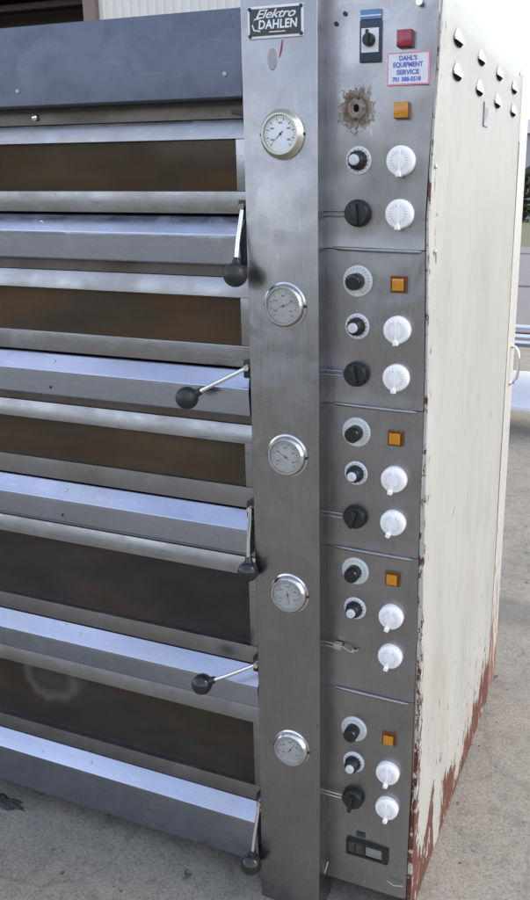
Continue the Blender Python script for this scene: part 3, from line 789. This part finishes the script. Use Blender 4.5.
# missing knob: bare hole, deck four ; missing dial: glue ring, deck one
bm = BM(); n = 60; cx, cz = -.2346, 1.5925
rings = []
rnd = random.Random(11)
ph = [rnd.uniform(0, 6.28) for _ in range(6)]
for rr_, yy in ((.0055, -.0030), (.011, -.0034), (.014, -.0012), (.0205, -.0030), (.025, -.0016), (.037, -.0005)):
    ring = []
    for i in range(n):
        t = 2 * math.pi * i / n
        kk = 1 + (rr_ / .035) ** 2 * (.06 * math.sin(3 * t + ph[0]) + .10 * math.sin(5 * t + ph[1]) + .08 * math.sin(11 * t + ph[2]) + .06 * rnd.uniform(-1, 1))
        ring.append(bm.verts.new((cx + rr_ * kk * math.cos(t) * .92, yy - .0004 * rnd.random(), cz + rr_ * kk * math.sin(t) * 1.15)))
    rings.append(ring)
for a, b in zip(rings, rings[1:]):
    for i in range(n): bm.faces.new((a[i], a[(i + 1) % n], b[(i + 1) % n], b[i]))
f = bm.faces.new(rings[0]); f.material_index = 1
glue = obj('bare_dial_mount', bm, ['glue', 'black_hole'], panels[0], smooth=60, label='rusty glue patch round a bare hole where a dial is missing')
for dx, dz2 in ((-.001, -.0165), (.003, .015)):
    bm = BM(); lathe(bm, [(.0022, -.002), (.0018, -.0046)], (cx + dx, cz + dz2), 12); obj('screw', bm, 'black_dull', glue)
lamp_(-.1515, 1.6930, panels[0], 'red', 'red_edge', .0125, 'dark red square pilot lamp')
# rotary switch
bm = BM(); box(bm, -.2290, -.1925, -.006, .001, 1.6615, 1.7245, .0012)
sw = obj('main_switch', bm, 'blue_dark', panels[0], smooth=30, label='main rotary switch with a white plate and black knob')
bm = BM(); box(bm, -.2255, -.1960, -.0068, -.0058, 1.6760, 1.7120); obj('switch_plate', bm, 'label_white', sw)
bm = BM(); lathe(bm, [(.0100, -.0068), (.0098, -.016), (.0085, -.018), (.001, -.0182)], (-.2110, 1.694), 30); box(bm, -.2135, -.2085, -.0225, -.0175, 1.684, 1.7075, .001); obj('switch_knob', bm, 'black_dull', sw, smooth=35)
bm = BM(); box(bm, -.2285, -.1930, -.0042, .0, 1.7255, 1.7400, .0006, 0); box(bm, -.2285, -.1930, -.0046, -.0042, 1.7300, 1.7318, 0, 1); obj('switch_label', bm, ['blue_lab', 'label_white'], sw)
# service sticker
bm = BM(); box(bm, -.1815, -.1110, -.0032, .0, 1.6245, 1.6735, 0, 1); box(bm, -.1795, -.1130, -.0036, -.0032, 1.6268, 1.6715, 0, 0)
for i, (tx, wd, sz) in enumerate((("DAHL'S", .030, .0098), ('EQUIPMENT', .050, .0098), ('SERVICE', .038, .0098), ('701 388-5518', .048, .0088))):
    text_into(bm, tx, -.1465 - (.002 if i == 3 else 0), -.0038, 1.6650 - i * .0105, sz, wd, 0, .0004, 2, 1.0, .0001)
obj('service_sticker', bm, ['sticker_white', 'sticker_pink', 'ink_blue'], panels[0], label='white service sticker with blue print and a pink edge')
bm = BM(); tube(bm, [(-.1290, -.001, 1.744), (-.1290, -.010, 1.744)], .0055, 14); obj('screw', bm, 'bezel', panels[0], smooth=40)
bm = BM(); lathe(bm, [(.0085, YC - .0003), (.008, YC - .0007)], (-.3690, 1.668), 24)
for v in bm.verts: v.co.z = 1.668 + (v.co.z - 1.668) * 2.0
obj('old_glue_smudge', bm, 'gluesteel', colm)
for xx, zz in ((-.2715, 1.7230), (-.2560, 1.7370)):
    bm = BM(); tube(bm, [(xx, .001, zz), (xx, -.003, zz)], .0035, 12); obj('screw', bm, 'black_dull', panels[0], smooth=40)
# power inlet at the foot
bm = BM()
box(bm, -.2450, -.1510, -.006, .001, .0905, .0955, .001, 0); box(bm, -.2450, -.1510, -.006, .001, .1235, .1285, .001, 0)
for a, b in ((-.2450, -.2400), (-.2065, -.2005), (-.1640, -.1510)): box(bm, a, b, -.0058, .001, .0957, .1233, .0006, 0)
box(bm, -.2400, -.2065, -.0035, .0005, .0957, .1233, 0, 2); box(bm, -.2260, -.2235, -.0046, -.0035, .100, .119, 0, 0)
box(bm, -.2005, -.1640, -.0045, .0005, .0985, .1205, .0006, 1)
for v in bm.verts: v.co.z += -.055 * (v.co.x + .198) * 0
inlet = obj('power_switch', bm, ['black_dull', 'print_grey', 'scale_dim'], panels[4], smooth=30, label='black framed double rocker switch with one pale rocker')
bm = BM(); box(bm, -.2230, -.2040, -.0015, .0, .1390, .1500, .0004); obj('small_label', bm, 'blue_dark', panels[4])
bm = BM(); tube(bm, [(-.150, -.006, .052), (-.135, -.010, .049), (-.116, -.006, .050)], .0016, 8); obj('latch_pin', bm, 'casing', panels[4], smooth=50)

# loose things on the ground
bm = BM(); rnd = random.Random(5); n = 26; rg = []
for q, (fr, hh_) in enumerate(((1.0, .0005), (.86, .004), (.55, .0075), (.25, .006))):
    rg.append([bm.verts.new((-1.185 + .075 * fr * math.cos(2 * math.pi * i / n) * (1 + .16 * math.sin(i * 2.3) + .10 * math.sin(i * 5.1)), -.035 + .020 * fr * math.sin(2 * math.pi * i / n) * (1 + .25 * math.sin(i * 1.7 + 2)), G + hh_ * (1 + .5 * rnd.uniform(-1, 1) * (q > 0)))) for i in range(n)])
for a, b in zip(rg, rg[1:]):
    for i in range(n): bm.faces.new((a[i], a[(i + 1) % n], b[(i + 1) % n], b[i]))
bm.faces.new(rg[-1])
top(obj('rubber_scrap', bm, 'rubber', smooth=30), 'ragged black rubber scrap lying on the concrete under the lowest ledge', 'scrap')
bm = BM(); tube(bm, [(-.2845, -.012, .060), (-.287, -.016, .044), (-.291, -.020, .030), (-.293, -.030, .010), (-.299, -.042, -.015), (-.304, -.060, -.040), (-.310, -.10, -.042), (-.305, -.14, -.042)], .0016, 8)
top(obj('loose_wire', bm, 'wire', smooth=60), 'thin pale wire trailing from the foot of the steel column', 'wire')
bm = BM(); rnd = random.Random(9)
for i in range(190):
    if rnd.random() < .55: x, y = rnd.uniform(-.09, .9), rnd.uniform(-.3, 3.2)
    else: x, y = rnd.uniform(-1.3, -.2), rnd.uniform(-.45, -.10)
    r = rnd.uniform(.0010, .0032); q = bmesh.ops.create_icosphere(bm, subdivisions=1, radius=r)
    for v in q['verts']: v.co = Vector((v.co.x * rnd.uniform(.8, 1.3), v.co.y * rnd.uniform(.8, 1.3), v.co.z * .6)) + Vector((x, y, G + r * .3))
o = obj('grit', bm, 'bark'); o['kind'] = 'stuff'; o['label'] = 'loose grit scattered over the concrete'; o['category'] = 'grit'
